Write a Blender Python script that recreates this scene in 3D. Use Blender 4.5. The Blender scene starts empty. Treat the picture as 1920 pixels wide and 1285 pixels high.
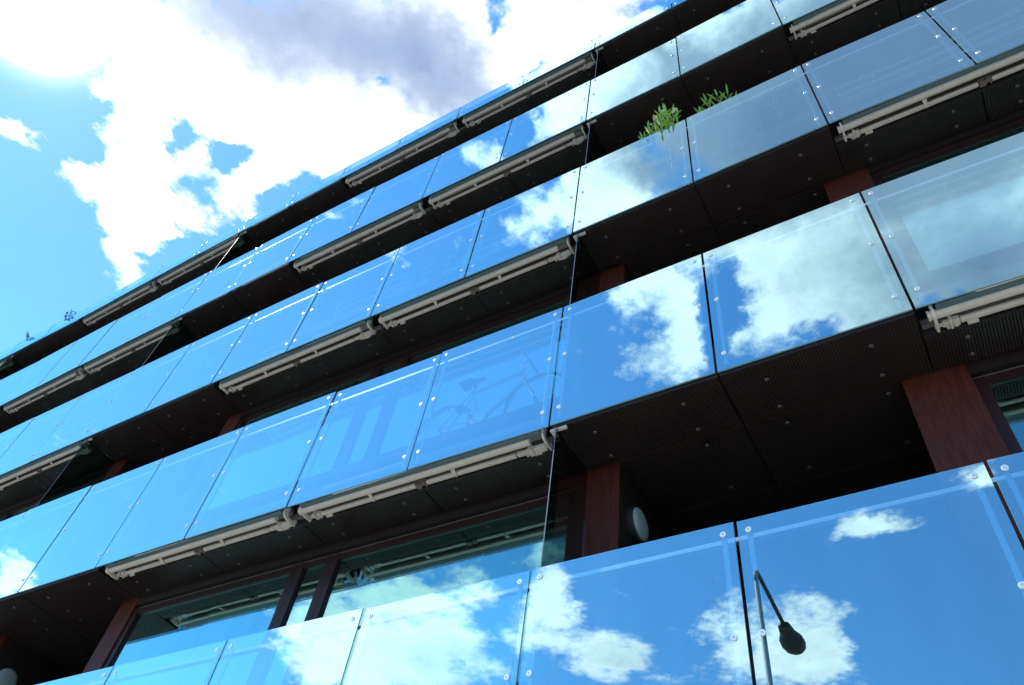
import bpy, bmesh, math, random
from mathutils import Vector, Matrix
random.seed(7)
R = math.radians
sc = bpy.context.scene
COL = sc.collection

# ------------------------------------------------------------------ camera
EYE = 1.6
cd = bpy.data.cameras.new('camera')
cam = bpy.data.objects.new('camera', cd); COL.objects.link(cam)
cr = Vector((0.98141, -0.14811, 0.12208)); cu = Vector((-0.19194, -0.75730, 0.62422)); cw = Vector((0.0, 0.63605, 0.77165))
cam.matrix_world = Matrix(((cr.x, cu.x, -cw.x, 0), (cr.y, cu.y, -cw.y, 0), (cr.z, cu.z, -cw.z, EYE), (0, 0, 0, 1)))
cd.sensor_width = 36.0
FPX = 1467.2
cd.lens = FPX/1920*36
cd.clip_start = 0.05; cd.clip_end = 5000
sc.camera = cam
def project(p):
    v = Vector(p)-Vector((0, 0, EYE)); d = v.dot(cw)
    if d < .1: return None
    return 960+FPX*v.dot(cr)/d, 642.5-FPX*v.dot(cu)/d, d
def in_view(p, m=40):
    q = project(p)
    return q is not None and -m < q[0] < 1920+m and -m < q[1] < 1285+m

# ------------------------------------------------------------------ light and exposure
SUN_AZ, SUN_EL = R(-59.1), R(51.4)          # azimuth from +Y, clockwise positive
sdir = Vector((math.sin(SUN_AZ)*math.cos(SUN_EL), math.cos(SUN_AZ)*math.cos(SUN_EL), math.sin(SUN_EL)))
ld = bpy.data.lights.new('sun', 'SUN'); ld.energy = 4.0; ld.angle = R(.5); ld.color = (1, .95, .87)
lo = bpy.data.objects.new('sun', ld); COL.objects.link(lo)
lo.rotation_euler = sdir.to_track_quat('Z', 'Y').to_euler(); lo.location = (0, 0, 60)
sc.view_settings.view_transform = 'Standard'; sc.view_settings.look = 'None'
sc.view_settings.exposure = 0.95; sc.view_settings.gamma = 1
sc.render.engine = 'CYCLES'
sc.cycles.use_denoising = True
sc.cycles.max_bounces = 14; sc.cycles.transparent_max_bounces = 40; sc.cycles.glossy_bounces = 8
sc.cycles.caustics_reflective = False; sc.cycles.caustics_refractive = False

# ------------------------------------------------------------------ sky with clouds, laid out on the cloud layer (x/z, y/z)
DENS=[(-0.55, 0.463, 2.003, 0.1784, 0.1144, 1.0),
(-0.611, 0.656, 2.43, 0.222, 0.1501, 1.1),
(-0.658, 0.803, 2.057, 0.1833, 0.0882, 1.0),
(-0.473, 0.5, 2.974, 0.1185, 0.0893, 0.8),
(-0.383, 0.538, -2.934, 0.1595, 0.0973, 0.9),
(-0.306, 0.514, -3.087, 0.1468, 0.1006, 1.0),
(-0.431, 0.672, 2.681, 0.1476, 0.0607, 0.8),
(-0.306, 0.394, 3.027, 0.2822, 0.1616, 1.3),
(-0.144, 0.383, 2.785, 0.1632, 0.1302, 1.0),
(-0.016, 0.318, 2.789, 0.1725, 0.0969, 1.2),
(-0.244, 0.551, 2.521, 0.1185, 0.0619, 0.9),
(-0.783, 0.62, 2.587, 0.0505, 0.0406, 1.0),
(-0.704, 0.588, 1.884, 0.0827, 0.0342, -0.7),
(-0.403, 0.615, 2.536, 0.1293, 0.0553, 0.7),
(-0.48, 0.538, 2.766, 0.0663, 0.0387, 0.5),
(-0.51, 0.566, 2.239, 0.0464, 0.0334, -0.75),
(-0.463, 0.615, -2.815, 0.0481, 0.0345, -0.75),
(-0.248, 0.425, 2.831, 0.1109, 0.0711, 0.5),
(-0.106, 0.325, 1.635, 0.0719, 0.03, -0.95),
(-0.229, 0.455, 2.505, 0.0386, 0.0323, -1.0),
(-0.56, 0.77, 2.368, 0.0881, 0.0508, -0.9),
(-0.767, 0.528, 2.542, 0.1115, 0.0678, -0.6),
(-0.79, 0.856, 1.915, 0.3062, 0.1296, -0.9),
(-0.662, 0.499, 1.861, 0.1073, 0.0436, -0.5),
(-1.794, -0.307, -0.15, 0.5107, 0.3711, 1.1),
(-1.991, -0.147, 0.071, 0.3115, 0.1636, 0.8),
(-1.411, -0.54, 0.394, 0.2631, 0.0939, 1.0),
(-1.604, -0.765, 1.273, 0.2607, 0.2006, 1.0),
(-1.348, -1.022, 0.566, 0.3281, 0.2174, 1.1),
(-0.917, -0.926, 2.441, 0.1225, 0.0707, 0.9),
(-0.694, -1.007, 2.572, 0.1229, 0.0759, 0.9),
(-0.652, -0.38, 0.297, 0.1949, 0.1095, 1.0),
(-0.622, -0.282, 2.037, 0.0728, 0.0591, 0.6),
(-0.488, -0.573, 2.533, 0.2776, 0.1864, 1.1),
(-0.312, -0.69, 2.293, 0.2624, 0.2324, 1.3),
(-0.248, -0.432, 2.465, 0.3708, 0.2463, 1.6),
(-0.554, -0.145, 0.27, 0.0967, 0.0851, 1.0),
(-0.493, -0.193, 0.458, 0.1087, 0.0973, 0.8),
(-0.51, -0.013, 2.713, 0.0627, 0.0574, 0.8),
(-0.318, -0.177, 1.899, 0.114, 0.0883, 1.0),
(-0.222, -0.263, 2.323, 0.1559, 0.0723, 1.0),
(-0.461, -0.203, 1.961, 0.0955, 0.081, 0.8),
(-0.395, -0.1, 2.37, 0.0918, 0.0575, 1.1),
(-0.302, -0.146, 2.317, 0.117, 0.0738, 1.2),
(-2.103, 0.693, -0.098, 0.276, 0.0778, 1.0),
(-0.583, -0.425, 0.547, 0.11, 0.0474, -1.1),
(-0.536, -0.607, 2.579, 0.0759, 0.0517, -0.7),
(-0.418, -0.756, 2.54, 0.0813, 0.0405, -0.5),
(-0.45, -0.05, 0.028, 0.0459, 0.0359, -0.8),
(-1.114, -0.641, 0.421, 0.2516, 0.2074, -0.5),
(-1.021, -1.127, 0.735, 0.3647, 0.215, -0.6),
(-0.986, -0.73, 2.024, 0.1468, 0.1248, -0.5),
(-0.68, 0.14, 2.16, 0.0423, 0.0266, 0.6),
(-0.717, 0.023, 2.621, 0.0271, 0.0229, 0.7)]
GREY=[(-0.348, 0.374, -3.118, 0.2843, 0.1624, 0.95),
(-0.178, 0.397, 3.081, 0.1387, 0.115, 0.6),
(0.0, 0.295, 2.961, 0.1044, 0.0503, 0.35),
(-0.156, -0.475, 2.457, 0.4352, 0.2311, 1.8),
(-0.342, -0.403, 2.519, 0.2161, 0.176, 0.45),
(-0.432, -0.228, 1.909, 0.1229, 0.1028, 0.4),
(-0.3, -0.183, 1.942, 0.1258, 0.0801, 0.6),
(-0.351, -0.725, 2.472, 0.2695, 0.2079, 0.95),
(-0.492, -0.521, 2.51, 0.1767, 0.1058, 0.2),
(-1.792, -0.376, 2.637, 0.3004, 0.2242, 0.3),
(-1.626, -0.819, 2.547, 0.1985, 0.1674, 0.22)]

world = bpy.data.worlds.new('World'); sc.world = world; world.use_nodes = True
NT = world.node_tree; NT.nodes.clear(); LK = NT.links
def wn(t, **k):
    n = NT.nodes.new(t)
    for a, b in k.items(): setattr(n, a, b)
    return n
def wmath(op, a, b=None, c=None, clamp=False):
    n = wn('ShaderNodeMath', operation=op, use_clamp=clamp)
    for i, v in enumerate((a, b, c)):
        if v is None: continue
        if isinstance(v, (int, float)): n.inputs[i].default_value = v
        else: LK.new(v, n.inputs[i])
    return n.outputs[0]
tc = wn('ShaderNodeTexCoord')
sep = wn('ShaderNodeSeparateXYZ'); LK.new(tc.outputs['Generated'], sep.inputs[0])
zc = wmath('MAXIMUM', sep.outputs[2], .03)
cx = wmath('DIVIDE', sep.outputs[0], zc); cy = wmath('DIVIDE', sep.outputs[1], zc)
cv = wn('ShaderNodeCombineXYZ'); LK.new(cx, cv.inputs[0]); LK.new(cy, cv.inputs[1])
# wobble the layer a little so that no outline is an ellipse
wob = wn('ShaderNodeTexNoise'); wob.inputs['Scale'].default_value = 5.0; wob.inputs['Detail'].default_value = 5.0; wob.inputs['Roughness'].default_value = .62
LK.new(cv.outputs[0], wob.inputs['Vector'])
wsub = wn('ShaderNodeVectorMath', operation='SUBTRACT'); LK.new(wob.outputs['Color'], wsub.inputs[0]); wsub.inputs[1].default_value = (.5, .5, .5)
wmad = wn('ShaderNodeVectorMath', operation='MULTIPLY_ADD'); LK.new(wsub.outputs[0], wmad.inputs[0]); wmad.inputs[1].default_value = (.26, .26, 0); LK.new(cv.outputs[0], wmad.inputs[2])
CVEC = wmad.outputs[0]
def field(blobs, src):
    acc = None
    for (x, y, a, sx, sy, w) in blobs:
        m = wn('ShaderNodeMapping', vector_type='TEXTURE')
        m.inputs['Location'].default_value = (x, y, 0); m.inputs['Rotation'].default_value = (0, 0, a); m.inputs['Scale'].default_value = (sx, sy, 1)
        LK.new(src, m.inputs['Vector'])
        g = wn('ShaderNodeTexGradient', gradient_type='SPHERICAL'); LK.new(m.outputs[0], g.inputs[0])
        acc = wmath('MULTIPLY_ADD', g.outputs['Fac'], w, acc if acc is not None else 0.0)
    return acc
dens = field(DENS, CVEC)
def noise(scale, detail, rough, off):
    n = wn('ShaderNodeTexNoise'); n.inputs['Scale'].default_value = scale; n.inputs['Detail'].default_value = detail; n.inputs['Roughness'].default_value = rough
    a = wn('ShaderNodeVectorMath', operation='ADD'); LK.new(cv.outputs[0], a.inputs[0]); a.inputs[1].default_value = off; LK.new(a.outputs[0], n.inputs['Vector'])
    return n.outputs['Fac']
nz = noise(7.0, 15, .66, (3.1, 7.7, 1.3))
n2 = noise(2.2, 6, .5, (9.1, 2.2, 4.0))
d1 = wmath('MULTIPLY_ADD', wmath('SUBTRACT', nz, .5), 2.3, dens)
mr = wn('ShaderNodeMapRange', interpolation_type='SMOOTHSTEP'); LK.new(d1, mr.inputs[0]); mr.inputs[1].default_value = .27; mr.inputs[2].default_value = .82
cover = mr.outputs[0]
grey = field(GREY, CVEC)
g1 = wmath('ADD', wmath('MULTIPLY_ADD', wmath('SUBTRACT', n2, .5), .4, grey), wmath('MULTIPLY', wmath('SUBTRACT', nz, .5), .45))
gm = wn('ShaderNodeMapRange', interpolation_type='SMOOTHSTEP'); LK.new(g1, gm.inputs[0]); gm.inputs[1].default_value = .0; gm.inputs[2].default_value = .75
sky = wn('ShaderNodeTexSky', sky_type='NISHITA'); sky.sun_disc = False; sky.sun_elevation = SUN_EL; sky.sun_rotation = SUN_AZ
sky.air_density = 1.0; sky.dust_density = .0; sky.ozone_density = 2.0
STR = .12
def rgb(c):
    n = wn('ShaderNodeRGB'); n.outputs[0].default_value = (*c, 1); return n.outputs[0]
wv = wmath('MULTIPLY_ADD', wmath('SUBTRACT', noise(9, 10, .6, (5.5, 1.1, 8.0)), .5), -6.0, 8.2)
wsc = wn('ShaderNodeVectorMath', operation='SCALE'); wsc.inputs[0].default_value = (.93, .99, 1.08); LK.new(wv, wsc.inputs['Scale'])
gd = wn('ShaderNodeMapRange', interpolation_type='SMOOTHSTEP'); LK.new(g1, gd.inputs[0]); gd.inputs[1].default_value = .55; gd.inputs[2].default_value = 1.35
gc2 = wn('ShaderNodeMix', data_type='RGBA'); LK.new(gd.outputs[0], gc2.inputs['Factor']); LK.new(rgb((2.25, 2.8, 3.75)), gc2.inputs['A']); LK.new(rgb((1.15, 1.65, 2.85)), gc2.inputs['B'])
cc = wn('ShaderNodeMix', data_type='RGBA'); LK.new(gm.outputs[0], cc.inputs['Factor']); LK.new(wsc.outputs[0], cc.inputs['A']); LK.new(gc2.outputs['Result'], cc.inputs['B'])
hs = wn('ShaderNodeHueSaturation'); hs.inputs['Saturation'].default_value = 1.12; LK.new(sky.outputs[0], hs.inputs['Color'])
mx = wn('ShaderNodeMix', data_type='RGBA'); LK.new(cover, mx.inputs['Factor']); tn = wn('ShaderNodeVectorMath', operation='MULTIPLY'); LK.new(hs.outputs[0], tn.inputs[0]); tn.inputs[1].default_value = (.84, 1.24, 1.44); LK.new(tn.outputs[0], mx.inputs['A']); LK.new(cc.outputs['Result'], mx.inputs['B'])
# aureole around the sun
nv = wn('ShaderNodeVectorMath', operation='DOT_PRODUCT'); LK.new(tc.outputs['Generated'], nv.inputs[0]); nv.inputs[1].default_value = sdir
dt = wmath('MAXIMUM', nv.outputs['Value'], 0)
gl = wmath('ADD', wmath('MULTIPLY', wmath('POWER', dt, 1500), 90.0), wmath('ADD', wmath('MULTIPLY', wmath('POWER', dt, 120), .7), wmath('MULTIPLY', wmath('POWER', dt, 20), .30)))
gv = wn('ShaderNodeVectorMath', operation='SCALE'); gv.inputs[0].default_value = (1, .98, .95); LK.new(gl, gv.inputs['Scale'])
ad = wn('ShaderNodeVectorMath', operation='ADD'); LK.new(mx.outputs['Result'], ad.inputs[0]); LK.new(gv.outputs[0], ad.inputs[1])
bg = wn('ShaderNodeBackground'); bg.inputs['Strength'].default_value = STR; LK.new(ad.outputs[0], bg.inputs['Color'])
wo = wn('ShaderNodeOutputWorld'); LK.new(bg.outputs[0], wo.inputs['Surface'])

# ------------------------------------------------------------------ materials
def mat(name, col, rough=.6, metal=0, spec=.5, noise_amt=0, nscale=8, stretch=None, bump=0, bscale=60, coat=0):
    m = bpy.data.materials.new(name); m.use_nodes = True
    nt = m.node_tree; b = nt.nodes['Principled BSDF']
    b.inputs['Base Color'].default_value = (*col, 1); b.inputs['Roughness'].default_value = rough
    b.inputs['Metallic'].default_value = metal; b.inputs['Specular IOR Level'].default_value = spec; b.inputs['Coat Weight'].default_value = coat
    if noise_amt or bump:
        t = nt.nodes.new('ShaderNodeTexCoord'); mp = nt.nodes.new('ShaderNodeMapping'); nt.links.new(t.outputs['Object'], mp.inputs[0])
        if stretch: mp.inputs['Scale'].default_value = stretch
        n = nt.nodes.new('ShaderNodeTexNoise'); n.inputs['Scale'].default_value = nscale; n.inputs['Detail'].default_value = 8; n.inputs['Roughness'].default_value = .65
        nt.links.new(mp.outputs[0], n.inputs['Vector'])
        if noise_amt:
            mr = nt.nodes.new('ShaderNodeMapRange'); mr.inputs[1].default_value = .3; mr.inputs[2].default_value = .7; mr.inputs[3].default_value = 1-noise_amt; mr.inputs[4].default_value = 1+noise_amt
            nt.links.new(n.outputs['Fac'], mr.inputs[0])
            v = nt.nodes.new('ShaderNodeVectorMath'); v.operation = 'SCALE'; v.inputs[0].default_value = col; nt.links.new(mr.outputs[0], v.inputs['Scale'])
            nt.links.new(v.outputs[0], b.inputs['Base Color'])
            m2 = nt.nodes.new('ShaderNodeMapRange'); m2.inputs[3].default_value = max(0, rough-.1); m2.inputs[4].default_value = min(1, rough+.12); nt.links.new(n.outputs['Fac'], m2.inputs[0]); nt.links.new(m2.outputs[0], b.inputs['Roughness'])
        if bump:
            bn = nt.nodes.new('ShaderNodeTexNoise'); bn.inputs['Scale'].default_value = bscale; bn.inputs['Detail'].default_value = 4; nt.links.new(mp.outputs[0], bn.inputs['Vector'])
            bp = nt.nodes.new('ShaderNodeBump'); bp.inputs['Strength'].default_value = bump; bp.inputs['Distance'].default_value = .004
            nt.links.new(bn.outputs['Fac'], bp.inputs['Height']); nt.links.new(bp.outputs[0], b.inputs['Normal'])
    return m
def glass(name, tint, refl, r0, grow, wave=.0006):
    """coated glass: clear transmission plus a mirror share that grows towards grazing"""
    m = bpy.data.materials.new(name); m.use_nodes = True; nt = m.node_tree; nt.nodes.clear()
    o = nt.nodes.new('ShaderNodeOutputMaterial'); mix = nt.nodes.new('ShaderNodeMixShader')
    tr = nt.nodes.new('ShaderNodeBsdfTransparent'); tr.inputs[0].default_value = (*tint, 1)
    gs = nt.nodes.new('ShaderNodeBsdfGlossy'); gs.inputs['Color'].default_value = (*refl, 1); gs.inputs['Roughness'].default_value = 0
    lw = nt.nodes.new('ShaderNodeLayerWeight'); lw.inputs['Blend'].default_value = .5
    pw = nt.nodes.new('ShaderNodeMath'); pw.operation = 'POWER'; pw.inputs[1].default_value = 1.6; nt.links.new(lw.outputs['Facing'], pw.inputs[0])
    mr = nt.nodes.new('ShaderNodeMapRange'); mr.inputs[3].default_value = r0; mr.inputs[4].default_value = grow; nt.links.new(pw.outputs[0], mr.inputs[0])
    t = nt.nodes.new('ShaderNodeTexCoord'); mp = nt.nodes.new('ShaderNodeMapping'); mp.inputs['Scale'].default_value = (5, 5, .9); nt.links.new(t.outputs['Object'], mp.inputs[0])
    dn = nt.nodes.new('ShaderNodeTexNoise'); dn.inputs['Scale'].default_value = 1.3; dn.inputs['Detail'].default_value = 6; nt.links.new(mp.outputs[0], dn.inputs['Vector'])
    dm = nt.nodes.new('ShaderNodeMath'); dm.operation = 'MULTIPLY_ADD'; dm.inputs[1].default_value = .07; nt.links.new(dn.outputs['Fac'], dm.inputs[0]); nt.links.new(mr.outputs[0], dm.inputs[2])
    ds = nt.nodes.new('ShaderNodeMath'); ds.operation = 'SUBTRACT'; ds.use_clamp = True; ds.inputs[1].default_value = .035; nt.links.new(dm.outputs[0], ds.inputs[0])
    nt.links.new(ds.outputs[0], mix.inputs[0]); nt.links.new(tr.outputs[0], mix.inputs[1]); nt.links.new(gs.outputs[0], mix.inputs[2]); nt.links.new(mix.outputs[0], o.inputs[0])
    if wave:
        t = nt.nodes.new('ShaderNodeTexCoord'); n = nt.nodes.new('ShaderNodeTexNoise'); n.inputs['Scale'].default_value = 1.6; n.inputs['Detail'].default_value = 1
        oi = nt.nodes.new('ShaderNodeObjectInfo'); va = nt.nodes.new('ShaderNodeVectorMath'); va.operation = 'ADD'; nt.links.new(t.outputs['Object'], va.inputs[0]); nt.links.new(oi.outputs['Location'], va.inputs[1])
        nt.links.new(va.outputs[0], n.inputs['Vector'])
        bp = nt.nodes.new('ShaderNodeBump'); bp.inputs['Strength'].default_value = 1; bp.inputs['Distance'].default_value = wave
        nt.links.new(n.outputs['Fac'], bp.inputs['Height']); nt.links.new(bp.outputs[0], gs.inputs['Normal'])
    return m
M = {}
M['glass'] = glass('blue_coated_glass', (.60, .80, .86), (.67, .98, .98), .47, .97, 0)
M['glass_back'] = glass('glass_rear_face', (.97, .99, .99), (1, 1, 1), .03, .06, 0)
M['glass_edge'] = mat('glass_edge', (.22, .42, .42), .25, spec=.6)
M['pane'] = glass('window_glass', (.50, .72, .70), (.55, 1.0, .97), .17, 1.0, 0)
M['screen'] = glass('screen_glass', (.45, .55, .52), (.8, .9, .9), .08, .45, 0)
M['steel'] = mat('bolt_steel', (.80, .79, .76), .32, metal=.55, spec=.6, noise_amt=.06, nscale=60)
M['screw'] = mat('dull_screw', (.13, .12, .115), .5, metal=.4)
M['dark'] = mat('rib_valley_shade', (.012, .010, .010), .7)  # for the soffit's rib valleys: shade put into the colour
M['bar'] = mat('support_bar_steel', (.62, .66, .67), .38, metal=.7)
M['rail_dark'] = mat('dull_rail', (.20, .19, .18), .4, metal=.6)
M['screen_edge'] = mat('screen_edge', (.07, .10, .15), .5)
M['ribbed'] = mat('ribbed_soffit', (.030, .019, .015), .42, spec=.5, noise_amt=.32, nscale=2.2, bump=.15)
M['slab'] = mat('slab_edge', (.014, .011, .0105), .55, noise_amt=.15, nscale=4)
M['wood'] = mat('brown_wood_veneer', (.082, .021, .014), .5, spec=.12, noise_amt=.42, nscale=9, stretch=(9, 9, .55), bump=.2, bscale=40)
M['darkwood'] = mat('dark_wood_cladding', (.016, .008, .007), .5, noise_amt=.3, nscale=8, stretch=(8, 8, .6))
M['frame'] = mat('brown_window_frame', (.030, .010, .008), .4, spec=.2, noise_amt=.15, nscale=5)
M['beige'] = mat('awning_enamel', (.68, .63, .54), .38, spec=.5, noise_amt=.07, nscale=7, bump=.05)
M['hood'] = mat('awning_hood', (.12, .17, .165), .45, noise_amt=.1)
M['fabric'] = mat('awning_fabric', (.32, .31, .28), .85, bump=.3, bscale=300)
M['joint'] = mat('awning_joint', (.22, .17, .15), .5, metal=.2)
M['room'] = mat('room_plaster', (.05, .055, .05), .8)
M['curtain'] = mat('curtain_cloth', (.80, .88, .80), .9)
M['lamp'] = mat('opal_lamp_glass', (.32, .36, .345), .3, spec=.5)
M['black'] = mat('black_paint', (.012, .010, .010), .6, spec=.5)
M['paving'] = mat('paving', (.45, .45, .42), .8, noise_amt=.15, nscale=3)
M['asphalt'] = mat('asphalt', (.055, .055, .055), .85, noise_amt=.2, nscale=20)
M['leaf'] = mat('oleander_leaf', (.20, .38, .05), .45, spec=.4, noise_amt=.35, nscale=6)
M['dryleaf'] = mat('sprig_leaf', (.10, .17, .07), .6)
M['petal'] = mat('white_petal', (.82, .78, .70), .6)
M['pink'] = mat('pink_petal', (.75, .42, .52), .6)
M['orange'] = mat('withered_bloom', (.62, .30, .10), .7)
M['stem'] = mat('stem', (.10, .12, .05), .7)
M['pot'] = mat('planter', (.20, .19, .18), .7)
M['tyre'] = mat('tyre_rubber', (.03, .03, .03), .8)
M['bikeframe'] = mat('bicycle_frame_paint', (.50, .54, .58), .3, metal=.4, coat=.4)
M['chrome'] = mat('chrome', (.85, .85, .85), .15, metal=1)

# ------------------------------------------------------------------ helpers
def mesh_obj(name, bm, mats, parent=None, loc=(0, 0, 0), rz=0, smooth=False):
    me = bpy.data.meshes.new(name); bmesh.ops.recalc_face_normals(bm, faces=bm.faces[:]); bm.to_mesh(me); bm.free()
    for m in (mats if isinstance(mats, (list, tuple)) else [mats]): me.materials.append(m)
    if smooth:
        for p in me.polygons: p.use_smooth = True
    o = bpy.data.objects.new(name, me); COL.objects.link(o)
    o.location = loc; o.rotation_euler = (0, 0, rz); o.parent = parent
    return o
def child_of(o, parent):
    o.parent = parent; o.matrix_parent_inverse = Matrix.Identity(4); return o
def inst(src, parent, loc, rz=0, sx=1, name=None, smooth=None):
    me = src.data if hasattr(src, 'data') and not isinstance(src, bpy.types.Mesh) else src
    o = bpy.data.objects.new(name or src.name, me); COL.objects.link(o)
    o.location = loc; o.rotation_euler = (0, 0, rz); o.scale = (sx, 1, 1); o.parent = parent
    return o
def tomesh(name, bm, mats, smooth=False):
    me = bpy.data.meshes.new(name); bmesh.ops.recalc_face_normals(bm, faces=bm.faces[:]); bm.to_mesh(me); bm.free()
    for m in (mats if isinstance(mats, (list, tuple)) else [mats]): me.materials.append(m)
    if smooth:
        for p in me.polygons: p.use_smooth = True
    return me
def box(bm, x0, x1, y0, y1, z0, z1, bev=0, mi=0):
    r = bmesh.ops.create_cube(bm, size=1)
    vs = r['verts']
    for v in vs: v.co = Vector(((x0+x1)/2+v.co.x*(x1-x0), (y0+y1)/2+v.co.y*(y1-y0), (z0+z1)/2+v.co.z*(z1-z0)))
    fs = {f for v in vs for f in v.link_faces}
    if mi:
        for f in fs: f.material_index = mi
    if bev:
        es = list({e for v in vs for e in v.link_edges})
        r = bmesh.ops.bevel(bm, geom=es, offset=bev, segments=2, affect='EDGES', profile=.5)
        if mi:
            for f in r['faces']: f.material_index = mi
    return vs
def tube(bm, pts, rad, seg=10, cap=True):
    pts = [Vector(p) for p in pts]; rings = []
    rs = rad if isinstance(rad, (list, tuple)) else [rad]*len(pts)
    prev = None
    for i, p in enumerate(pts):
        d = ((pts[min(i+1, len(pts)-1)]-p).normalized()+(p-pts[max(i-1, 0)]).normalized()).normalized()
        if prev is None:
            a = d.cross(Vector((0, 0, 1)));
            if a.length < .1: a = d.cross(Vector((1, 0, 0)))
            a.normalize()
        else: a = (prev-d*prev.dot(d)).normalized()
        prev = a; b = d.cross(a)
        rings.append([bm.verts.new(p+(a*math.cos(2*math.pi*k/seg)+b*math.sin(2*math.pi*k/seg))*rs[i]) for k in range(seg)])
    for r0, r1 in zip(rings, rings[1:]):
        for k in range(seg): bm.faces.new((r0[k], r0[(k+1) % seg], r1[(k+1) % seg], r1[k]))
    if cap: bm.faces.new(rings[0][::-1]); bm.faces.new(rings[-1])
def prism(bm, prof, x0, x1, mi=0):
    """profile (y,z) extruded along x"""
    a = [bm.verts.new((x0, y, z)) for y, z in prof]; b = [bm.verts.new((x1, y, z)) for y, z in prof]; n = len(prof)
    fs = [bm.faces.new(a), bm.faces.new(b[::-1])]+[bm.faces.new((a[k], b[k], b[(k+1) % n], a[(k+1) % n])) for k in range(n)]
    for f in fs: f.material_index = mi
def lathe(bm, prof, seg=20, axis='y', origin=(0, 0, 0)):
    """profile (r, h) around the y axis, h towards -y"""
    o = Vector(origin); rings = []
    for r, h in prof:
        rings.append([bm.verts.new(o+Vector((r*math.cos(2*math.pi*k/seg), -h, r*math.sin(2*math.pi*k/seg)))) for k in range(seg)])
    for r0, r1 in zip(rings, rings[1:]):
        for k in range(seg): bm.faces.new((r0[k], r0[(k+1) % seg], r1[(k+1) % seg], r1[k]))
    bm.faces.new(rings[0]); bm.faces.new(rings[-1][::-1])
def empty(name, loc=(0, 0, 0), rz=0):
    o = bpy.data.objects.new(name, None); COL.objects.link(o); o.location = loc; o.rotation_euler = (0, 0, rz); o.empty_display_size = .2; return o
def tag(o, label=None, cat=None, group=None, kind=None):
    if label: o['label'] = label
    if cat: o['category'] = cat
    if group: o['group'] = group
    if kind: o['kind'] = kind
    return o

# ------------------------------------------------------------------ the facade's plan, storeys and bays
PLAN = [(-10.227, 12.936), (-9.215, 12.106), (-8.178, 11.259), (-7.113, 10.391), (-6.045, 9.527), (-4.989, 8.679), (-3.928, 7.827), (-2.85, 6.969), (-1.773, 6.124), (-0.683, 5.27), (0.413, 4.411), (1.495, 3.551), (2.545, 2.705), (3.561, 1.928)]
AX = Vector((math.cos(R(-38.5)), math.sin(R(-38.5)))); NIN = Vector((-AX.y, AX.x))
CW = 1.365                                    # width of one glass panel
C0, C1 = -18, 8
def P(c, d=0.0):
    """plan point: c counts panels to the right, d metres behind the glass"""
    if c <= -10: p = Vector(PLAN[0])+AX*CW*(c+10)
    elif c >= 3: p = Vector(PLAN[-1])+AX*CW*(c-3)
    else:
        i = int(math.floor(c+10)); i = max(0, min(12, i)); f = c+10-i
        p = Vector(PLAN[i]).lerp(Vector(PLAN[i+1]), f)
    return p+NIN*d
ZT = [EYE+v for v in (3.070, 6.019, 8.983, 11.923, 13.991)]
ZB = [EYE+v for v in (1.475, 4.424, 7.398, 10.409, 13.430)]
def place(me, parent, c0, c1, d, z, nom, name=None):
    a, b = P(c0), P(c1); v = b-a; a = a+NIN*d
    return inst(me, parent, (a.x, a.y, z), math.atan2(v.y, v.x), v.length/nom, name)
def long_box(bm, c0, c1, d0, d1, z0, z1):
    """box that follows the facade from column c0 to c1"""
    cs = [c0]+[k for k in range(math.ceil(c0+1e-6), math.ceil(c1-1e-6))]+[c1]
    rows = []
    for c in cs:
        p, q = P(c, d0), P(c, d1)
        rows.append([bm.verts.new((p.x, p.y, z0)), bm.verts.new((q.x, q.y, z0)), bm.verts.new((q.x, q.y, z1)), bm.verts.new((p.x, p.y, z1))])
    for a, b in zip(rows, rows[1:]):
        for k in range(4): bm.faces.new((a[k], a[(k+1) % 4], b[(k+1) % 4], b[k]))
    bm.faces.new(rows[0][::-1]); bm.faces.new(rows[-1])
# bays: windows with awnings for four panels, then an open recess for two
WIN = [(a, a+4) for a in (-16, -10, -4, 2)]
LOG = [(a, a+2) for a in (-18, -12, -6, 0, 6)]

# ------------------------------------------------------------------ ground
bm = bmesh.new(); box(bm, -1500, 1500, -1500, 1500, -.5, -.12)
tag(mesh_obj('ground', bm, M['asphalt']), kind='structure')
bm = bmesh.new(); long_box(bm, -60, 60, -9.0, 40, -.119, 0.0)
tag(mesh_obj('pavement', bm, M['paving']), kind='structure')

# ------------------------------------------------------------------ the building
B0 = P(0)
bld = empty('apartment_building', (B0.x, B0.y, 0))
tag(bld, 'long apartment building with blue mirror glass balconies in five stacked bands', 'building')
OFF = Vector((B0.x, B0.y, 0))
def bpart(name, bm, mats, smooth=False):
    bm.transform(Matrix.Translation(-OFF))
    return mesh_obj(name, bm, mats, bld, smooth=smooth)
class Par:                                     # parents instances to the building in world coordinates
    pass
def bplace(me, c0, c1, d, z, nom, name=None):
    o = place(me, bld, c0, c1, d, z, nom, name); o.location = Vector(o.location)-OFF; return o

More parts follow.
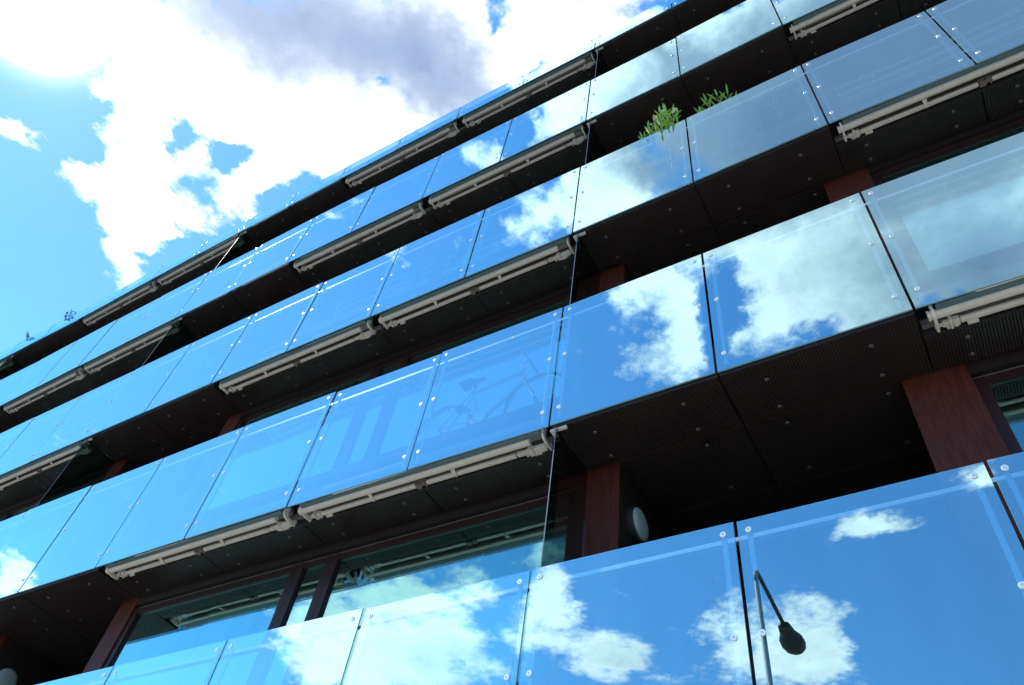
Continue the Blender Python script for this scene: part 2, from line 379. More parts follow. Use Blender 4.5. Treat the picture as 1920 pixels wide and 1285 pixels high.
def panel_mesh(h, name):
    bm = bmesh.new(); g = .010
    box(bm, g, CW-g, 0, .012, 0, h)
    bm.normal_update()
    for f in bm.faces:
        if abs(f.normal.y) < .5: f.material_index = 1
        elif f.normal.y > 0: f.material_index = 2
    return tomesh(name, bm, [M['glass'], M['glass_edge'], M['glass_back']])
pm_full = panel_mesh(1.595, 'glass_panel'); pm_top = panel_mesh(.56, 'glass_panel_top')
bm = bmesh.new(); lathe(bm, [(.0185, 0), (.0185, .005), (.0165, .008), (.008, .0082), (.0072, .006), (.0040, .006), (.0035, .003)], 20); bolt_me = tomesh('bolt', bm, M['steel'])
for p in bolt_me.polygons: p.use_smooth = False
bm = bmesh.new(); box(bm, -.015, .015, .014, .030, 0, 1.44, .002); bar_me = tomesh('support_bar', bm, M['bar'])
bm = bmesh.new(); box(bm, -.015, .015, .014, .030, 0, .46, .002); bar_top_me = tomesh('support_bar_short', bm, M['bar'])
bm = bmesh.new(); lathe(bm, [(.017, 0), (.017, .004), (.012, .007), (.005, .008)], 14); bm.transform(Matrix.Rotation(R(90), 4, 'X')); screw_me = tomesh('screw', bm, M['screw'])

class Pool:
    """small repeats: the hundred nearest in view become parts, the rest one mesh"""
    def __init__(s, name): s.n = name; s.L = []
    def add(s, me, parent, wloc, rz, ploc): s.L.append((me, parent, Vector(wloc), rz, ploc))
    def flush(s, limit=100):
        eye = Vector((0, 0, EYE))
        s.L.sort(key=lambda e: (0 if in_view(e[2], 0) else 1, (e[2]-eye).length))
        for me, par, wl, rz, pl in s.L[:limit]:
            inst(me, par, pl, 0, 1, s.n)
        rest = s.L[limit:]
        if rest:
            bm = bmesh.new()
            for me, par, wl, rz, pl in rest:
                k = len(bm.verts); bm.from_mesh(me); bm.verts.ensure_lookup_table()
                bmesh.ops.transform(bm, matrix=Matrix.Translation(wl-OFF) @ Matrix.Rotation(rz, 4, 'Z'), verts=bm.verts[k:])
            mats = list(rest[0][0].materials)
            o = mesh_obj(s.n, bm, mats, bld); tag(o, kind='stuff')
bolts, bars, screws = Pool('bolt'), Pool('support_bar'), Pool('screw')

for k in range(5):
    h = ZT[k]-ZB[k]; me = pm_full if k < 4 else pm_top
    individuals = []; rest = bmesh.new()
    for c in range(C0, C1):
        seen = any(in_view((*P(c+f), z), 60) for f in (0, .25, .5, .75, 1) for z in (ZB[k], (ZB[k]+ZT[k])/2, ZT[k]))
        if not seen:
            v = P(c+1)-P(c); n0 = len(rest.verts); rest.from_mesh(me); rest.verts.ensure_lookup_table()
            a = P(c)
            bmesh.ops.transform(rest, matrix=Matrix.Translation((a.x, a.y, ZB[k])) @ Matrix.Rotation(math.atan2(v.y, v.x), 4, 'Z') @ Matrix.Diagonal((v.length/CW, 1, h/(1.595 if k < 4 else .56), 1)), verts=rest.verts[n0:])
            rz = math.atan2(v.y, v.x)
            continue
        p = bplace(me, c, c+1, 0, ZB[k], CW, 'glass_panel'); p.scale.z = h/(1.595 if k < 4 else .56)
        rz = p.rotation_euler.z; sx = p.scale.x
        prn = random.Random(c*31+k*7); p.rotation_euler.x = R(prn.uniform(-.22, .22)); p.rotation_euler.z += R(prn.uniform(-.25, .25))
        # a hair of misalignment from panel to panel
        for side in (.075, CW-.075):
            zs = (.18, .86, h-.075) if k < 4 else (.09, h-.075)
            for zz in zs:
                w = Vector((*P(c), ZB[k]))+Vector((math.cos(rz)*side*sx, math.sin(rz)*side*sx, zz))
                bolts.add(bolt_me, p, w, rz, (side, 0, zz/p.scale.z))
            w = Vector((*P(c), ZB[k]))+Vector((math.cos(rz)*side*sx, math.sin(rz)*side*sx, .07))
            bars.add(bar_me if k < 4 else bar_top_me, p, w, rz, (side, 0, .07))
    if len(rest.verts):
        o = bpart('glass_panel', rest, [M['glass'], M['glass_edge'], M['glass_back']]); tag(o, kind='stuff')
    else: rest.free()
bolts.flush(); bars.flush()

# handrails and their posts' brackets
for k in range(5):
    bm = bmesh.new(); long_box(bm, C0, C1, .085, .125, ZT[k]-.075, ZT[k]-.045)
    bpart('handrail', bm, M['bar'])

# soffit panels, corrugated across
def ribbed(d0, d1, name):
    bm = bmesh.new(); g = .008; n = 62; w = (CW-2*g)/n
    prof = []
    for i in range(n):
        x = g+i*w
        prof += [(x, .0), (x+w*.50, .0), (x+w*.56, .012), (x+w*.94, .012)]
    prof += [(CW-g, 0)]
    lo_ = [bm.verts.new((x, 0, z)) for x, z in prof]; hi = [bm.verts.new((x, d1-d0, z)) for x, z in prof]
    for i in range(len(prof)-1):
        f = bm.faces.new((lo_[i], lo_[i+1], hi[i+1], hi[i])); f.material_index = 1 if i % 4 else 0  # valleys and rib flanks coloured near-black, painted shade that brings out the ribs
    # the sheet's folded front lip
    l2 = [bm.verts.new((g, 0, .03)), bm.verts.new((CW-g, 0, .03)), bm.verts.new((CW-g, -.004, .03)), bm.verts.new((g, -.004, .03)), bm.verts.new((CW-g, -.004, -.001)), bm.verts.new((g, -.004, -.001)), bm.verts.new((CW-g, 0, -.001)), bm.verts.new((g, 0, -.001))]
    bm.faces.new((l2[3], l2[2], l2[4], l2[5])); bm.faces.new((l2[5], l2[4], l2[6], l2[7])); bm.faces.new((l2[0], l2[1], l2[6], l2[7]))
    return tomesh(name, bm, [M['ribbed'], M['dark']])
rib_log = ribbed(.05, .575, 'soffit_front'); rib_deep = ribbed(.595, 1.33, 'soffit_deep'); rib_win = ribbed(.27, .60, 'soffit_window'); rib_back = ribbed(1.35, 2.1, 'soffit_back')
extra = bmesh.new()
def soffit(me, c, d0, z, sc_list):
    mid = (*P(c+.5, d0+.2), z)
    if not any(in_view((*P(c+f, d0), z), 60) for f in (0, .5, 1)):
        v = P(c+1)-P(c); a = P(c)+NIN*d0; n0 = len(extra.verts); extra.from_mesh(me); extra.verts.ensure_lookup_table()
        bmesh.ops.transform(extra, matrix=Matrix.Translation((a.x, a.y, z)) @ Matrix.Rotation(math.atan2(v.y, v.x), 4, 'Z') @ Matrix.Diagonal((v.length/CW, 1, 1, 1)), verts=extra.verts[n0:]); return
    o = bplace(me, c, c+1, d0, z, CW, 'soffit_panel')
    rz = o.rotation_euler.z; s = o.scale.x
    for x, d in sc_list:
        w = Vector((*P(c), z))+Vector((math.cos(rz)*x*CW*s, math.sin(rz)*x*CW*s, 0))+Vector((NIN.x*d, NIN.y*d, 0))
        screws.add(screw_me, o, w, rz, (x*CW, d-d0, -.001))
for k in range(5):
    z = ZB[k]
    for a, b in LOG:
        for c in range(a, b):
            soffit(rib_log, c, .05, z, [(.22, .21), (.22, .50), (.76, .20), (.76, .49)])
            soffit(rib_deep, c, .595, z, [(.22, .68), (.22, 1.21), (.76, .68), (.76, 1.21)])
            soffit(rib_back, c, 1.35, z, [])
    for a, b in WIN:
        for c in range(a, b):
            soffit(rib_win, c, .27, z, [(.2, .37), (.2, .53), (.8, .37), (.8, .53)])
screws.flush()
if len(extra.verts): tag(bpart('soffit_panel', extra, [M['ribbed'], M['dark']]), kind='stuff')
else: extra.free()
# slabs
for k in range(5):
    z = ZB[k]
    bm = bmesh.new(); long_box(bm, C0, C1, .30, 9.0, z+.034, z+.36)
    for a, b in LOG: long_box(bm, a+.0, b, .036, .2995, z+.032, z+.36)
    for a, b in WIN:
        long_box(bm, a+.0005, b-.0005, .030, .2995, z+.26, z+.359)
        long_box(bm, a+.0005, b-.0005, .262, .298, z+.004, z+.2595)
    bpart('floor_slab', bm, M['slab'])
# walls per storey
for k in range(5):
    z0 = ZB[k]+.36; z1 = ZB[k+1]+.033 if k < 4 else None
    if k == 4: continue
    fl = ZB[k]+.36
    for a, b in LOG:
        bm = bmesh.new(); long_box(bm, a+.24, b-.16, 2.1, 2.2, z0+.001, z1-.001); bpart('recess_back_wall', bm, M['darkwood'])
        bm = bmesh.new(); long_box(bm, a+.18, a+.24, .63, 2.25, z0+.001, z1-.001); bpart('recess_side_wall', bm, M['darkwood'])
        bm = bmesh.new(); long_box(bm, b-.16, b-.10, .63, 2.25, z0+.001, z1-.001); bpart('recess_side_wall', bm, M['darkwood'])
        # wood panels either side of the recess
        bm = bmesh.new(); long_box(bm, a-.03, a+.243, .600, .628, z0+.002, z1-.034); bpart('wood_panel', bm, M['wood'])
        bm = bmesh.new(); long_box(bm, b-.163, b+.15 if b > -1 else b+.05, .600, .628, z0+.002, z1-.034); bpart('wood_panel', bm, M['wood'])
    for a, b in WIN:
        s0 = a+.15 if a > -1 else a+.05; e0 = b-.03
        top = z1-.034; bot = z0+.002
        # spandrel above the windows
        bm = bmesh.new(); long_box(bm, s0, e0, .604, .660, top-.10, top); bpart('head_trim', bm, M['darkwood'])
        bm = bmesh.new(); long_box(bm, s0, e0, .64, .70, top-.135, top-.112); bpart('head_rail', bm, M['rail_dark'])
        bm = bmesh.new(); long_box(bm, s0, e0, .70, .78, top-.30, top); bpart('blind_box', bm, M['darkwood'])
        mids = [s0, a+1.78, a+2.10, e0]
        for j in range(3):
            u0, u1 = mids[j], mids[j+1]
            w = .05 if j != 1 else .03
            ft = top-.14
            fr = bmesh.new()
            long_box(fr, u0+.001, u0+.055, .62, .69, bot, ft); long_box(fr, u1-.055, u1-.001, .62, .69, bot, ft)
            long_box(fr, u0+.0555, u1-.0555, .625, .685, bot, bot+.09); long_box(fr, u0+.0555, u1-.0555, .625, .685, ft-.07, ft)
            wf = bpart('window', fr, M['frame'])
            pn = bmesh.new(); long_box(pn, u0+.056, u1-.056, .650, .656, bot+.091, ft-.071)
            pn.transform(Matrix.Translation(-OFF)); mesh_obj('pane', pn, M['pane'], wf)
        # the room behind
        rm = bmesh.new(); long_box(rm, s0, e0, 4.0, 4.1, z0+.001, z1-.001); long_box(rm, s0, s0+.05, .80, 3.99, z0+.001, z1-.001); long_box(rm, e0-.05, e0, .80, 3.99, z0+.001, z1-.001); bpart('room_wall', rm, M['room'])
# glass side screens where the recess starts
bm = bmesh.new(); box(bm, 0, .008, 0, .56, 0, 1); bm.normal_update()
for f in bm.faces:
    if f.normal.y < -.5: f.material_index = 1
scr_me = tomesh('side_screen', bm, [M['screen'], M['screen_edge']])
for k in range(4):
    for a, b in LOG:
        z0 = ZB[k]+.36; z1 = ZB[k+1]-.002
        o = bplace(scr_me, a+.035, a+1.035, .03, z0, CW, 'side_screen'); o.scale = (1, 1, z1-z0)
# round wall lamps in the recesses
bm = bmesh.new(); lathe(bm, [(.155, 0), (.155, .045), (.142, .055)], 32); rim_me = tomesh('wall_lamp', bm, M['black'])
bm = bmesh.new(); lathe(bm, [(.138, .0555), (.132, .070), (.10, .083), (.05, .090), (.005, .091)], 32); shade_me = tomesh('lamp_shade', bm, M['lamp'], True)
for k in range(4):
    for a, b in LOG:
        q = P(a+.2415, .88); o = inst(rim_me, bld, Vector((q.x, q.y, ZB[k]+2.36+.15))-OFF, R(-38.5)+R(90), 1, 'wall_lamp')
        inst(shade_me, o, (0, 0, 0), 0, 1, 'lamp_shade')
# ends, roof and the ground floor
bm = bmesh.new(); long_box(bm, C0-.4, C0, .03, 9, 0, ZB[4]+.3); bpart('end_wall', bm, M['slab'])
bm = bmesh.new(); long_box(bm, C1, C1+.4, .03, 9, 0, ZB[4]+.3); bpart('end_wall', bm, M['slab'])
bm = bmesh.new(); long_box(bm, C0-.4, C1+.4, 9.0, 9.3, 0, ZB[4]+.36); bpart('rear_wall', bm, M['slab'])
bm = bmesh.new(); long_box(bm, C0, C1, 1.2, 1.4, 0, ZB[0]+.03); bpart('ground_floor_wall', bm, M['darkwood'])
for c in range(C0+2, C1, 4):
    bm = bmesh.new(); long_box(bm, c-.15, c+.15, .5, .85, 0, ZB[0]-.001); bpart('column', bm, M['slab'])

# ------------------------------------------------------------------ curtains behind two windows
def curtain(c0, c1, k, label):
    bm = bmesh.new(); n = 90; a = []; b = []
    for i in range(n+1):
        c = c0+(c1-c0)*i/n; q = P(c, .95+.035*math.sin(i*.9)+.012*math.sin(i*2.3))
        a.append(bm.verts.new((q.x, q.y, ZB[k]+.40))); b.append(bm.verts.new((q.x, q.y, ZB[k+1]-.12)))
    for i in range(n): bm.faces.new((a[i], a[i+1], b[i+1], b[i]))
    q = P(c0, .95); bm.transform(Matrix.Translation((-q.x, -q.y, -ZB[k])))
    o = mesh_obj('curtain', bm, M['curtain'], None, (q.x, q.y, ZB[k]), smooth=True)
    m = o.modifiers.new('thick', 'SOLIDIFY'); m.thickness = .004
    tag(o, label, 'curtain', 'curtains behind the lowest window row')
curtain(-.95, -.12, 0, 'pale green pleated curtain in window just left of glass side screen')
curtain(-3.3, -2.75, 0, 'thin pale curtain in window right of the lower left wood panel')

# ------------------------------------------------------------------ awnings
AL = 2*CW-.15
proto = {}
def awning_meshes():
    D = {}
    bm = bmesh.new()     # hood: curved sheet
    pr = []
    for i in range(9):
        t = R(200-i*22); pr.append((.095+.062*math.cos(t), .125+.095*math.sin(t)))
    pr2 = [(.095+(y-.095)*.93, .125+(z-.125)*.93) for y, z in reversed(pr)]
    prism(bm, pr+pr2, .06, AL-.04); prism(bm, [(.034, .000), (.080, .006), (.080, .014), (.034, .012)], .05, AL-.03); D['hood'] = tomesh('hood', bm, M['hood'])
    bm = bmesh.new(); tube(bm, [(.07, .140, .13), (AL-.07, .140, .13)], .046, 18); D['fabric_roll'] = tomesh('fabric_roll', bm, M['fabric'], True)
    bm = bmesh.new()     # front bar: rounded nose, lip and groove
    prism(bm, [(.058, .028), (.061, .008), (.070, -.004), (.084, -.008), (.104, -.008), (.113, -.003), (.115, .012), (.108, .016), (.108, .038), (.066, .042)], .0, AL-.16)
    D['front_bar'] = tomesh('front_bar', bm, M['beige'])
    bm = bmesh.new(); prism(bm, [(.054, .032), (.057, .005), (.068, -.008), (.084, -.013), (.106, -.013), (.117, -.007), (.119, .014), (.112, .042), (.062, .047)], -.012, -.0005); D['bar_cap'] = tomesh('bar_cap', bm, M['beige'])
    for s in (0, 1):
        bm = bmesh.new()
        if s == 0: box(bm, .17, AL/2-.055, .170, .214, .0, .036, .012)
        else: box(bm, AL/2+.055, AL-.34, .170, .214, .0, .036, .012)
        D['arm%d' % s] = tomesh('arm', bm, M['beige'])
    bm = bmesh.new(); tube(bm, [(AL/2-.02, .192, -.010), (AL/2-.02, .192, .050)], .030, 14); tube(bm, [(AL/2+.022, .182, .0), (AL/2+.022, .182, .045)], .022, 12)
    box(bm, AL/2-.052, AL/2-.036, .158, .224, -.006, .046, .004); box(bm, AL/2+.036, AL/2+.052, .158, .224, -.006, .046, .004)
    D['elbow_joint'] = tomesh('elbow_joint', bm, M['joint'])
    for s in (0, 1):
        x = AL*(.30, .64)[s]
        bm = bmesh.new()
        v = [bm.verts.new(q) for q in ((x-.022, .122, .012), (x+.022, .122, .012), (x+.006, .200, -.006), (x-.006, .200, -.006), (x-.022, .122, .004), (x+.022, .122, .004), (x+.006, .205, -.014), (x-.006, .205, -.014))]
        for f in ((0, 1, 2, 3), (4, 5, 6, 7), (0, 1, 5, 4), (1, 2, 6, 5), (2, 3, 7, 6), (3, 0, 4, 7)): bm.faces.new([v[i] for i in f])
        D['strut%d' % s] = tomesh('strut', bm, M['beige'])
    for s in (0, 1):      # shoulder: knuckles and clamp at the arm's root
        x = (.06, AL-.33)[s]; L = (.11, .27)[s]
        bm = bmesh.new()
        box(bm, x, x+L*.45, .168, .212, .004, .036, .006); box(bm, x+L*.40, x+L*.58, .150, .228, -.014, .044, .007)
        box(bm, x+L*.58, x+L, .160, .222, -.004, .040, .008); tube(bm, [(x+L*.49, .150, -.018), (x+L*.49, .150, .03)], .013, 10); tube(bm, [(x+L*.30, .222, .004), (x+L*.30, .222, .04)], .012, 10)
        tube(bm, [(x+L*.85, .226, .010), (x+L*.66, .226, .010)], .008, 8); box(bm, x+L*.9+(.05 if s == 0 else -.10), x+L*.9+(.12 if s == 0 else -.03), .212, .236, -.008, .012, .003)
        D['shoulder%d' % s] = tomesh('shoulder_joint', bm, M['beige'])
    for s in (0, 1):      # end bracket, a C seen from the side
        x = (.012, AL-.040)[s]
        bm = bmesh.new()
        pts = [(.070, .090), (.045, .060), (.045, .012), (.085, -.020), (.150, -.030), (.225, -.020), (.232, .040), (.200, .046), (.188, .012), (.130, .006), (.095, .018), (.088, .050), (.110, .085), (.105, .115)]
        prism(bm, pts, x+.004, x+.024)
        es = [e for e in bm.edges if abs(e.verts[0].co.x-e.verts[1].co.x) < 1e-6]
        bmesh.ops.bevel(bm, geom=es, offset=.004, segments=2, affect='EDGES')
        tube(bm, [(x-.03 if s else x, .20, .018), (x+.03 if s else x+.06, .20, .018)], .014, 10)
        D['end%d' % s] = tomesh('end_bracket', bm, M['beige'])
    for kk, me in D.items():
        if kk != 'hood' and kk != 'end0' and kk != 'end1': me.transform(Matrix.Translation((0, .032, 0)))
    for kk in ('end0', 'end1'): me = D[kk]; me.transform(Matrix.Translation((0, .022, 0)))
    bm = bmesh.new(); box(bm, -.06, AL+.06, .228, .258, .06, .13, .003); D['square_bar'] = tomesh('square_bar', bm, M['joint'])
    return D
AW = awning_meshes()
ROWN = {1: 'lowest', 2: 'second lowest', 3: 'third', 4: 'topmost'}
PLC = {-16: 'far left', -14: 'far left edge', -12: None, -10: 'second left of the left side screen', -8: 'left of the left side screen', -4: 'farther left of the middle side screen', -2: 'touching the middle side screen', 2: 'right of the open recess', 4: 'far right edge'}
def awning(c, k):
    a = P(c); b = P(c+2); v = b-a; rz = math.atan2(v.y, v.x); a = a+v.normalized()*.075
    t = empty('folding_awning', (a.x, a.y, ZB[k]), rz); t.scale.x = (v.length-.15)/AL
    for key, me in AW.items():
        inst(me, t, (0, 0, 0), 0, 1, me.name)
    lab = LAB.get((c, k))
    if lab is None: lab = 'beige folding awning under glass band in the %s awning row, %s' % (ROWN[k], PLC.get(c) or 'side')
    tag(t, lab, 'awning', 'folding awnings under the balcony edges')
    return t
LAB = {(-2, 1): 'largest beige folded awning, ending at the glass side screen above the curtained window',
 (-4, 1): 'beige folded awning of the lowest row above the lower left window',
 (2, 1): 'beige folded awning beside the big wood panel at right, lowest awning row',
 (-2, 2): 'beige folded awning above the glass panel with the bicycle behind it',
 (-4, 2): 'beige folded awning of second row from bottom, left neighbour of the one above the bicycle',
 (2, 2): 'beige folded awning at right edge directly under the plain grey-blue glass of third band',
 (-8, 2): 'beige folded awning at left edge in second awning row from bottom',
 (-10, 2): 'beige folded awning beyond left edge in second awning row from bottom',
 (-2, 3): 'beige folded awning of third row from bottom, nearest left of the flowering plant',
 (-4, 3): 'beige folded awning in middle of third row from bottom, right of a bare dark recess',
 (2, 3): 'beige folded awning at top right, third row, right of the flowering plants',
 (-8, 3): 'beige folded awning of third row from bottom, ending at the left side screen',
 (-10, 3): 'beige folded awning at left end of third row, touching the left picture edge',
 (-2, 4): 'beige folded awning of top row, ending at the rightmost thin side screen',
 (-4, 4): 'beige folded awning of top row, second from the right',
 (-8, 4): 'beige folded awning of top row, third from right, ending at a side screen',
 (-10, 4): 'beige folded awning of top row, fourth from right, near the rooftop sprigs',
 (-14, 4): 'beige folded awning of top row at the extreme left picture edge'}
for k in (1, 2, 3, 4):
    for a, b in WIN:
        for c in (a, a+2):
            pts = [project((*P(c+f, .1), ZB[k])) for f in (0.05, .5, 1, 1.5, 1.95)]
            if any(q and -30 < q[0] < 1950 and -30 < q[1] < 1315 for q in pts): awning(c, k)
# bare hinge plates by the side screens
bm = bmesh.new(); box(bm, -.05, .09, .045, .075, -.022, -.002, .003); box(bm, -.05, -.01, .04, .12, -.028, -.0225, .002); clip_me = tomesh('screen_clamp', bm, M['beige'])
for k in (1, 2, 3, 4):
    for a, b in LOG:
        bplace(clip_me, a+.03, a+1.03, 0, ZB[k], CW, 'screen_clamp')

# ------------------------------------------------------------------ oleanders on the third balcony band
def leaf(bm, base, d, L, w, up):
    d = d.normalized(); s = d.cross(up)
    if s.length < .05: s = d.cross(Vector((1, 0, 0)))
    s.normalize(); n = s.cross(d)
    pts = [(0, .15), (.25, .8), (.55, 1), (.82, .55), (1, .03)]
    l = []; r = []; m = []
    for t, ww in pts:
        p = base+d*L*t-Vector((0, 0, 1))*L*.22*t*t
        l.append(bm.verts.new(p+s*w*ww*.5+n*w*.22*ww)); m.append(bm.verts.new(p)); r.append(bm.verts.new(p-s*w*ww*.5+n*w*.22*ww))
    for i in range(len(pts)-1):
        bm.faces.new((l[i], m[i], m[i+1], l[i+1])); bm.faces.new((m[i], r[i], r[i+1], m[i+1]))
def oleander(c, d, z, shoots, label, flowers, seed, pink=False):
    rnd = random.Random(seed); o0 = P(c, d)
    t = empty('oleander', (o0.x, o0.y, z))
    base = Vector((0, 0, 0)); lf = bmesh.new(); st = bmesh.new(); fl = bmesh.new(); orr = bmesh.new()
    for (dc, dd, h) in shoots:
        q = P(c+dc, d+dd)-o0; tip = Vector((q.x, q.y, h)); pts = [Vector((q.x*.2, q.y*.2, .25)), Vector((q.x*.7, q.y*.7, h*.6)), tip]
        tube(st, pts, [.009, .006, .003], 6)
        for i in range(13):
            f = i/13; p = pts[1].lerp(tip, f**.8) if f > .1 else pts[1]
            ph = i*2.4+rnd.random(); el = R(20+55*f+rnd.uniform(-14, 14))
            dv = Vector((math.cos(ph)*math.cos(el), math.sin(ph)*math.cos(el), math.sin(el)))
            leaf(lf, p, dv, rnd.uniform(.15, .23), rnd.uniform(.022, .031), Vector((0, 0, 1)))
    for (dc, dd, h) in flowers:
        q = P(c+dc, d+dd)-o0
        for j in range(5):
            ctr = Vector((q.x+rnd.uniform(-.03, .03), q.y+rnd.uniform(-.03, .03), h+rnd.uniform(-.03, .03)))
            for a in range(5):
                tt = a*1.257+rnd.random(); dv = Vector((math.cos(tt), math.sin(tt), .5+rnd.random()*.4)).normalized()
                leaf(orr if rnd.random() < .18 else fl, ctr, dv, .026, .020, Vector((0, 0, 1)))
    mesh_obj('stem', st, M['stem'], t); mesh_obj('foliage', lf, M['leaf'], t)
    if len(fl.verts): mesh_obj('blossom', fl, M['pink'] if pink else M['petal'], t)
    else: fl.free()
    if len(orr.verts): mesh_obj('withered_blossom', orr, M['orange'], t)
    else: orr.free()
    pb = bmesh.new(); prism(pb, [(-.11, 0), (.11, 0), (.14, .28), (-.14, .28)], -.28, .28); mesh_obj('planter', pb, M['pot'], t, rz=R(-38.5))
    tag(t, label, 'plant', 'oleanders on the third balcony band'); return t
zf = ZB[2]+.37; top = ZT[2]-zf
oleander(.80, .22, zf, [(-.03, -.20, top+.62), (-.10, -.16, top+.50), (.04, -.22, top+.44), (-.17, -.13, top+.44), (.13, -.18, top+.32), (-.02, -.26, top+.22), (-.24, -.08, top+.34), (.02, -.20, top+.54), (.09, -.2, top+.40)],
         'white flowering oleander leaning over the glass edge, the larger left one', [(.0, -.25, top+.44), (-.06, -.26, top+.30), (.10, -.24, top+.32)], 3)
oleander(1.22, .24, zf, [(-.04, -.08, top+.64), (.06, -.06, top+.70), (.15, -.04, top+.62), (-.12, -.05, top+.46), (.2, -.02, top+.4)],
         'small green oleander tips above the glass edge, right of the flowering one', [(-.1, -.1, top-.2)], 9)
oleander(1.72, .26, zf, [(-.2, -.1, top-.25), (.0, -.12, top-.28), (.2, -.08, top-.22)],
         'pink flowering oleander seen faintly through the grey-blue glass', [(-.2, -.14, top-.3), (-.05, -.14, top-.38), (.1, -.14, top-.33), (.22, -.12, top-.3), (0, -.14, top-.7)], 12, True)

# sprigs growing on the roof edge
def sprig(c, h, n, label, seed):
    rnd = random.Random(seed); q = P(c, .22); t = empty('roof_sprig', (q.x, q.y, ZB[4]+.36))
    st = bmesh.new(); lf = bmesh.new(); H = ZT[4]-ZB[4]-.36
    for i in range(n):
        dx = Vector((rnd.uniform(-.35, .35), rnd.uniform(-.3, .1), 0)); hh = H+h*rnd.uniform(.35, 1)
        pts = [dx*.5, dx*.8+Vector((0, 0, hh*.5)), dx+Vector((rnd.uniform(-.05, .05), 0, hh))]
        tube(st, pts, [.006, .004, .002], 5)
        for j in range(28):
            f = .2+.8*j/28; p = pts[1].lerp(pts[2], max(0, f*2-1)) if f > .5 else pts[0].lerp(pts[1], f*2)
            ph = rnd.random()*6.28; leaf(lf, p, Vector((math.cos(ph), math.sin(ph), .5)), rnd.uniform(.04, .08), .022, Vector((0, 0, 1)))
    mesh_obj('stem', st, M['stem'], t); mesh_obj('foliage', lf, M['dryleaf'], t)
    pb = bmesh.new(); prism(pb, [(-.09, 0), (.09, 0), (.10, .12), (-.10, .12)], -.45, .45); mesh_obj('planter', pb, M['pot'], t, rz=R(-38.5))
    tag(t, label, 'plant', 'sprigs on the roof edge')
sprig(-10.6, .32, 9, 'green sprigs above the roof glass beside the lower tip of the white cloud', 2)
sprig(-11.8, .22, 5, 'sparse dry sprigs on roof edge, second clump from the left picture edge', 4)
sprig(-13.0, .18, 5, 'tiny roof sprigs at the left picture edge', 5)
sprig(-9.3, .10, 2, 'single small sprig on roof edge right of the taller green clump', 6)

# ------------------------------------------------------------------ bicycle behind the second band
def bicycle(c, d, z, label):
    q = P(c, d); t = empty('bicycle', (q.x, q.y, z), R(-38.5))
    rw, fw = Vector((-.52, 0, .34)), Vector((.52, 0, .34))
    for ctr in (rw, fw):
        bm = bmesh.new(); n = 36
        tube(bm, [(ctr.x+.325*math.cos(2*math.pi*i/n), 0, ctr.z+.325*math.sin(2*math.pi*i/n)) for i in range(n+1)], .022, 8, False)
        ty = mesh_obj('wheel', bm, M['tyre'], t, smooth=True)
        bm = bmesh.new()
        tube(bm, [(ctr.x+.30*math.cos(2*math.pi*i/n), 0, ctr.z+.30*math.sin(2*math.pi*i/n)) for i in range(n+1)], .010, 6, False)
        mesh_obj('rim', bm, M['chrome'], ty)
        bm = bmesh.new()
        for i in range(18):
            a = 2*math.pi*i/18; tube(bm, [(ctr.x+.015*math.cos(a+1), .02*(-1)**i, ctr.z+.015*math.sin(a+1)), (ctr.x+.30*math.cos(a), 0, ctr.z+.30*math.sin(a))], .0015, 4, False)
        tube(bm, [(ctr.x, -.05, ctr.z), (ctr.x, .05, ctr.z)], .018, 8); mesh_obj('spokes', bm, M['chrome'], ty)
    bb = Vector((-.08, 0, .30)); seat = Vector((-.24, 0, .78)); hd = Vector((.32, 0, .82)); hb = Vector((.36, 0, .68))
    bm = bmesh.new()
    for a, b, r in ((bb, seat, .016), (seat*.97+Vector((0, 0, 0)), hd, .017), (bb, hb, .020), (hd+Vector((-.01, 0, .04)), hb+Vector((.01, 0, -.02)), .021)): tube(bm, [a, b], r, 10)
    for s in (-.05, .05):
        tube(bm, [bb+Vector((0, s*.5, 0)), rw+Vector((0, s, 0))], .009, 8); tube(bm, [seat*.96+Vector((0, s*.4, 0)), rw+Vector((0, s, 0))], .008, 8); tube(bm, [hb+Vector((0, s, -.02)), fw+Vector((0, s, 0))], .013, 8)
    mesh_obj('frame', bm, M['bikeframe'], t)
    bm = bmesh.new(); tube(bm, [seat, seat+Vector((-.035, 0, .13))], .012, 8); mesh_obj('seat_post', bm, M['chrome'], t)
    bm = bmesh.new(); prism(bm, [(-.07, 0), (-.05, .035), (.05, .035), (.07, 0), (0, -.02)], -.12, .02); tube(bm, [(0, 0, .01), (.15, 0, .012)], [.035, .016], 10)
    mesh_obj('saddle', bm, M['tyre'], t, seat+Vector((-.04, 0, .14)))
    bm = bmesh.new(); tube(bm, [hd+Vector((0, 0, .03)), hd+Vector((-.02, 0, .14)), hd+Vector((.04, 0, .17))], .014, 8); tube(bm, [hd+Vector((.02, -.29, .20)), hd+Vector((.04, -.1, .17)), hd+Vector((.04, .1, .17)), hd+Vector((.02, .29, .20))], .012, 8)
    mesh_obj('handlebar', bm, M['chrome'], t)
    for s in (-.1, .1):
        bm = bmesh.new(); tube(bm, [bb+Vector((0, s, 0)), bb+Vector((s*1.4, s, -.10 if s > 0 else .10))], .010, 8); box(bm, bb.x+s*1.4-.045, bb.x+s*1.4+.045, s*1.02, s*1.9, bb.z-s-.012, bb.z-s+.012, .003)
        mesh_obj('pedal', bm, M['chrome'], t)
    bm = bmesh.new(); lathe(bm, [(.085, 0), (.085, .004)], 24, origin=(bb.x, -.045, bb.z)); mesh_obj('chainring', bm, M['chrome'], t)
    tag(t, label, 'bicycle')
bicycle(-.62, .28, ZB[1]+.375, 'bicycle parked behind the blue glass panel, seen faintly through it')

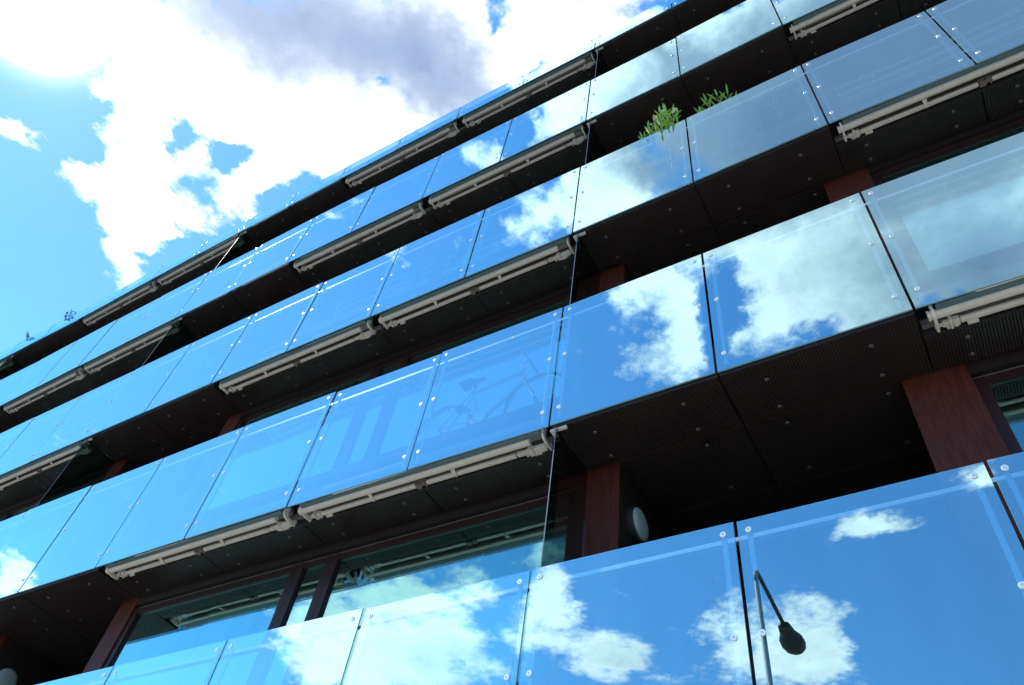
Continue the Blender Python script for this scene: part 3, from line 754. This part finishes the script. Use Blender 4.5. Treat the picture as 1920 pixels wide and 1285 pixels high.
# ------------------------------------------------------------------ street lamp across the pavement, seen only as a reflection in the lowest band
n3 = Vector((NIN.x, NIN.y, 0)); g0 = Vector((*P(1.2), 0))
def unmirror(v):
    v = Vector(v); return v-2*((v-g0).dot(n3))*n3
def from_ray(px, py, h):
    r = cr*((px-960)/FPX)+cu*((642.5-py)/FPX)+cw; return r*(h/r.z)+Vector((0, 0, EYE))
HL = 6.5
pt_top = unmirror(from_ray(1397, 1057, HL)); pt_h0 = unmirror(from_ray(1450, 1165, HL-.02)); pt_h1 = unmirror(from_ray(1477, 1218, HL-.10))
lamp = empty('street_lamp', (pt_top.x, pt_top.y, 0)); b0 = Vector((pt_top.x, pt_top.y, 0))
def lmesh(name, bm, m, smooth=True): bm.transform(Matrix.Translation(-b0)); return mesh_obj(name, bm, m, lamp, smooth=smooth)
hor = (pt_h0-pt_top); hor.z = 0; hn = hor.normalized()
bm = bmesh.new(); tube(bm, [(pt_top.x, pt_top.y, 0), (pt_top.x, pt_top.y, 3), (pt_top.x, pt_top.y, pt_top.z-.22)], [.06, .042, .030], 16); lmesh('pole', bm, M['black'])
bm = bmesh.new(); base = pt_top-Vector((0, 0, .22)); tube(bm, [base, pt_top-Vector((0, 0, .08))+hn*.02, pt_top+hn*.10-Vector((0, 0, .01)), pt_top+hn*.25, pt_h0], .028, 14); lmesh('arm', bm, M['black'])
L = (pt_h1-pt_h0).length; zax = hn; side = Vector((0, 0, 1)).cross(zax)
def lhead(prof, squash, off):
    bm = bmesh.new(); seg = 20; rings = []
    for s, r in prof: rings.append([bm.verts.new(pt_h0+zax*(s+off)+side*math.cos(2*math.pi*k/seg)*r+Vector((0, 0, 1))*(math.sin(2*math.pi*k/seg)*r*squash-.02)) for k in range(seg)])
    for a, b in zip(rings, rings[1:]):
        for k in range(seg): bm.faces.new((a[k], a[(k+1) % seg], b[(k+1) % seg], b[k]))
    bm.faces.new(rings[0]); bm.faces.new(rings[-1]); return bm
lmesh('gear_housing', lhead([(-.05, .06), (-.02, .085), (.18, .11), (.2, .10)], .75, 0), M['black'])
lmesh('lamp_head', lhead([(.14, .09), (.20, .125), (.32, .165), (.46, .17), (.58, .145), (.66, .09), (.69, .03)], .6, 0), M['black'])
bowl = bmesh.new()
tag(lamp, 'black street lamp on a tall pole reflected in the lowest glass band', 'street lamp')
bowl.free()
